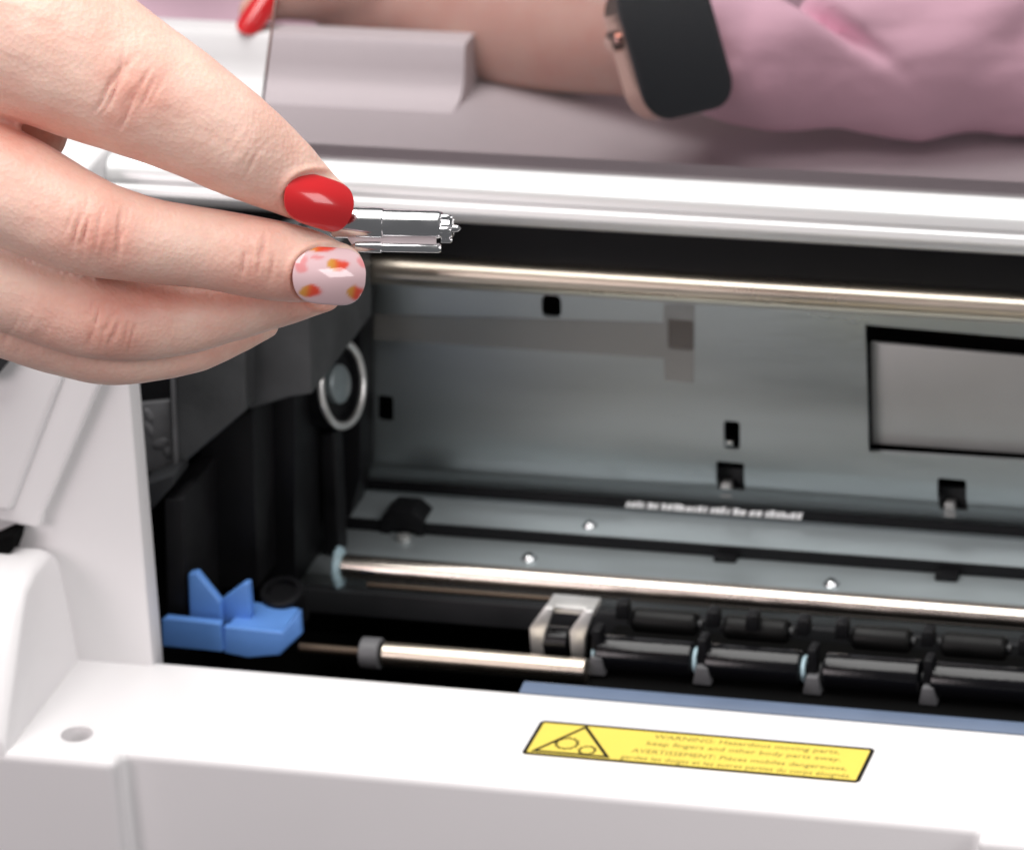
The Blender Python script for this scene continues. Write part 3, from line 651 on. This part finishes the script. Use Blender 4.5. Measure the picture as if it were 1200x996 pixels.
nail('fingernail', H(345, 321, 11.9), H(431, 327, 7.8), 67 / HS, toC * 1.0 - UP * 0.04, 'patnail', hand, arch=0.26, drop=0.09, pat=strawberry, sq=5.0)

# ------------------------------------------------------------------ the silver tool
t0 = H(388, 260.6, 0.4); t1 = H(541, 264.0, 3.4); tax = (t1 - t0).normalized()
tool = empty('blade_holder', 'small silver metal cylinder with stepped tip pinched between thumb and finger', 'tool', t0)
px_m = 1.0 / HS
def tl(px): return (px - 388) * px_m
bm = bmesh.new()
lathe(bm, t0, tax, [(tl(388), 15 * px_m), (tl(391), 18.2 * px_m), (tl(446), 18.6 * px_m), (tl(450), 18.0 * px_m), (tl(451), 16.4 * px_m), (tl(515), 16.2 * px_m), (tl(519), 15 * px_m), (tl(520), 12 * px_m)], 64)
keep(mesh_obj('barrel', bm, 'chrome', None, True, 30), tool)
tdn = (-UP - tax * (-UP).dot(tax)).normalized()
bm = bmesh.new(); tb = t0 + tdn * 27.5 * px_m
lathe(bm, tb, tax, [(tl(412), 2 * px_m), (tl(418), 6.6 * px_m), (tl(448), 7.2 * px_m), (tl(449), 5.8 * px_m), (tl(516), 5.6 * px_m), (tl(519), 4 * px_m)], 32)
keep(mesh_obj('reflection_bar', bm, 'chrome', None, True, 30), tool)  # added bar imitates the barrel's bright lower reflection
bm = bmesh.new(); tw = t0 + tdn * 10 * px_m - FW * 3 * px_m
add_prism(bm, [tw + tax * tl(402), tw + tax * tl(513), tw + tax * tl(513) + tdn * 20 * px_m, tw + tax * tl(416) + tdn * 20 * px_m], FW * 8 * px_m, 1.0 * px_m)
keep(mesh_obj('web', bm, 'reflect_band', None, True, 30), tool)  # added flat web, coloured as the barrel's pink reflection
t0 = t0 + tdn * 4 * px_m
bm = bmesh.new(); lathe(bm, t0, tax, [(tl(519.5), 13.5 * px_m), (tl(529), 13 * px_m), (tl(532), 10.5 * px_m), (tl(532.5), 6 * px_m)], 40)
tip = keep(mesh_obj('tip_collar', bm, 'chrome', None, True, 30), tool)
bm = bmesh.new(); lathe(bm, t0, tax, [(tl(532), 4.5 * px_m), (tl(538), 4 * px_m), (tl(541), 1.5 * px_m)], 20); keep(mesh_obj('blade_pin', bm, 'chrome', None, True, 30), tool)
uu = tax.cross(FW).normalized(); vv = tax.cross(uu).normalized()
for k in range(5):
    a = k * math.tau / 5 + 0.5; c = t0 + tax * tl(519) + (uu * math.cos(a) + vv * math.sin(a)) * 14 * px_m
    bm = bmesh.new(); lathe(bm, c, tax, [(0, 3.6 * px_m), (10 * px_m, 3.6 * px_m), (13 * px_m, 2 * px_m)], 14); keep(mesh_obj('tip_tooth', bm, 'chrome', None, True, 30), tool)

# ------------------------------------------------------------------ person behind the printer
def K(px, py, depth): return deep(px, py, depth)
def ch2(lst): return [(K(px, py, d), r * d / FPX) for px, py, d, r in lst]
arm = ch2([(980, 74, 1.385, 60), (860, 66, 1.385, 60), (740, 58, 1.405, 56), (640, 48, 1.425, 60), (560, 30, 1.44, 64), (480, 6, 1.452, 54), (410, -4, 1.455, 52)])
f1 = ch2([(470, -10, 1.455, 50), (400, -12, 1.452, 42), (345, -8, 1.448, 34), (312, 4, 1.445, 24), (296, 14, 1.444, 18)])
f2 = ch2([(470, -30, 1.465, 50), (390, -50, 1.465, 38), (330, -58, 1.46, 32), (280, -46, 1.455, 22)])
f3 = ch2([(540, -40, 1.465, 50), (450, -80, 1.475, 36), (370, -95, 1.475, 30), (320, -80, 1.47, 20)])
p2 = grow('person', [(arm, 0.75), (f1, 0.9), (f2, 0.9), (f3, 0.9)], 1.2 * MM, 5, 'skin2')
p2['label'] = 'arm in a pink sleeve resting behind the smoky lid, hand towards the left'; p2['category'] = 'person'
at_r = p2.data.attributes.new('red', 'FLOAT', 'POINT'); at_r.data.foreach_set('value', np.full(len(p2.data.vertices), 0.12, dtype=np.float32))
nail('fingernail', K(318, -14, 1.4385), K(282, 36, 1.4350), 34 / 4700.0, toC - RT * 0.35, 'rednail', p2)
sl = grow('sleeve', [(ch2([(862, 66, 1.375, 82), (900, 68, 1.375, 84), (1000, 72, 1.372, 88), (1120, 68, 1.372, 96), (1260, 50, 1.38, 112), (1420, -10, 1.44, 130), (1560, -120, 1.56, 150)]), 0.8)], 1.4 * MM, 3, 'shirt')
sl.parent = p2
V = np_verts(sl); N = np_norms(sl); Q = V - cm; dpt = Q @ fw_; PX = 600 + FPX * (Q @ rt_) / dpt; PY = 498 - FPX * (Q @ up_) / dpt
d = np.zeros(len(V))
for i in range(len(V)):
    x, y = PX[i], PY[i]
    nz = noise.noise(Vector((x / 170, y / 170, 0)))
    d[i] = 2.0 * math.sin((x * 1.0 + y * 0.55) / 30 + 3.0 * nz) * (0.5 + 0.5 * noise.noise(Vector((x / 220, y / 120, 3)))) + 2.0 * noise.noise(Vector((x / 130, y / 70, 5))) + 0.35 * noise.noise(Vector((x / 30, y / 22, 9)))
fold = -9 * np.exp(-(((PX - 960) * 0.62 - (PY - 10) * 0.78) / 10) ** 2) * np.exp(-((PY - 10) / 45) ** 2)
set_verts(sl, V + N * (d + fold)[:, None] * MM)
sh_ = grow('shirt_body', [(ch2([(1500, -320, 1.75, 420), (1250, -250, 1.70, 420), (950, -230, 1.68, 430), (600, -240, 1.68, 430), (300, -200, 1.70, 380), (0, -180, 1.74, 340)]), 0.45)], 4 * MM, 3, 'shirt')
sh_.parent = p2
V = np_verts(sh_); N = np_norms(sh_); d = np.array([5 * noise.noise(Vector(v) * 14) + 2.5 * noise.noise(Vector(v) * 40) for v in V])
set_verts(sh_, V + N * d[:, None] * MM)

# watch on the rear wrist
wc = K(788, 52, 1.350)
wn_ = (RT * 0.55 + UP * 0.16 - FW * 0.80).normalized(); wu = (UP - RT * 0.27); wu = (wu - wn_ * wu.dot(wn_)).normalized(); wr = wu.cross(wn_).normalized()
watch = empty('wrist_watch', 'black square-faced watch with rose gold case on the wrist behind the lid', 'watch', wc)
def rr_poly(wd, hg, r, off, n=6):
    out = []
    for sx, sy, a0 in ((1, 1, 0), (-1, 1, 90), (-1, -1, 180), (1, -1, 270)):
        for k in range(n + 1):
            a = math.radians(a0 + 90 * k / n); out.append(wc + wr * (sx * (wd / 2 - r) + r * math.cos(a)) + wu * (sy * (hg / 2 - r) + r * math.sin(a)) + wn_ * off)
    return out
bm = bmesh.new(); add_prism(bm, rr_poly(.0265, .0335, .008, -.0070), wn_ * .0076, 1.2 * MM, 3); keep(mesh_obj('case', bm, 'rose', None, True, 40), watch)
bm = bmesh.new(); add_prism(bm, rr_poly(.0280, .0355, .0075, .0001), wn_ * .0016, 0.8 * MM, 3); keep(mesh_obj('screen', bm, 'glassblk', None, True, 40), watch)
bm = bmesh.new(); lathe(bm, wc - wr * .0130 + wu * .004 - wn_ * .0045, -wr, [(0, .0026), (.0014, .0026), (.0017, .0022)], 20); keep(mesh_obj('crown', bm, 'rose', None, True, 40), watch)
for s in (1,):
    bm = bmesh.new(); prv = None
    for k in range(9):
        a = k / 8 * 1.5; p = wc + wu * s * (.018 + .011 * math.sin(a)) - wn_ * (.005 + .014 * (1 - math.cos(a)))
        row = [bm.verts.new(p + wr * .0115), bm.verts.new(p - wr * .0115), bm.verts.new(p - wr * .0115 - wn_ * .0022), bm.verts.new(p + wr * .0115 - wn_ * .0022)]
        if prv:
            for j in range(4): bm.faces.new((prv[j], prv[(j + 1) % 4], row[(j + 1) % 4], row[j]))
        else: bm.faces.new(row[::-1])
        prv = row
    bm.faces.new(prv); keep(mesh_obj('band', bm, 'band', None, True, 40), watch)
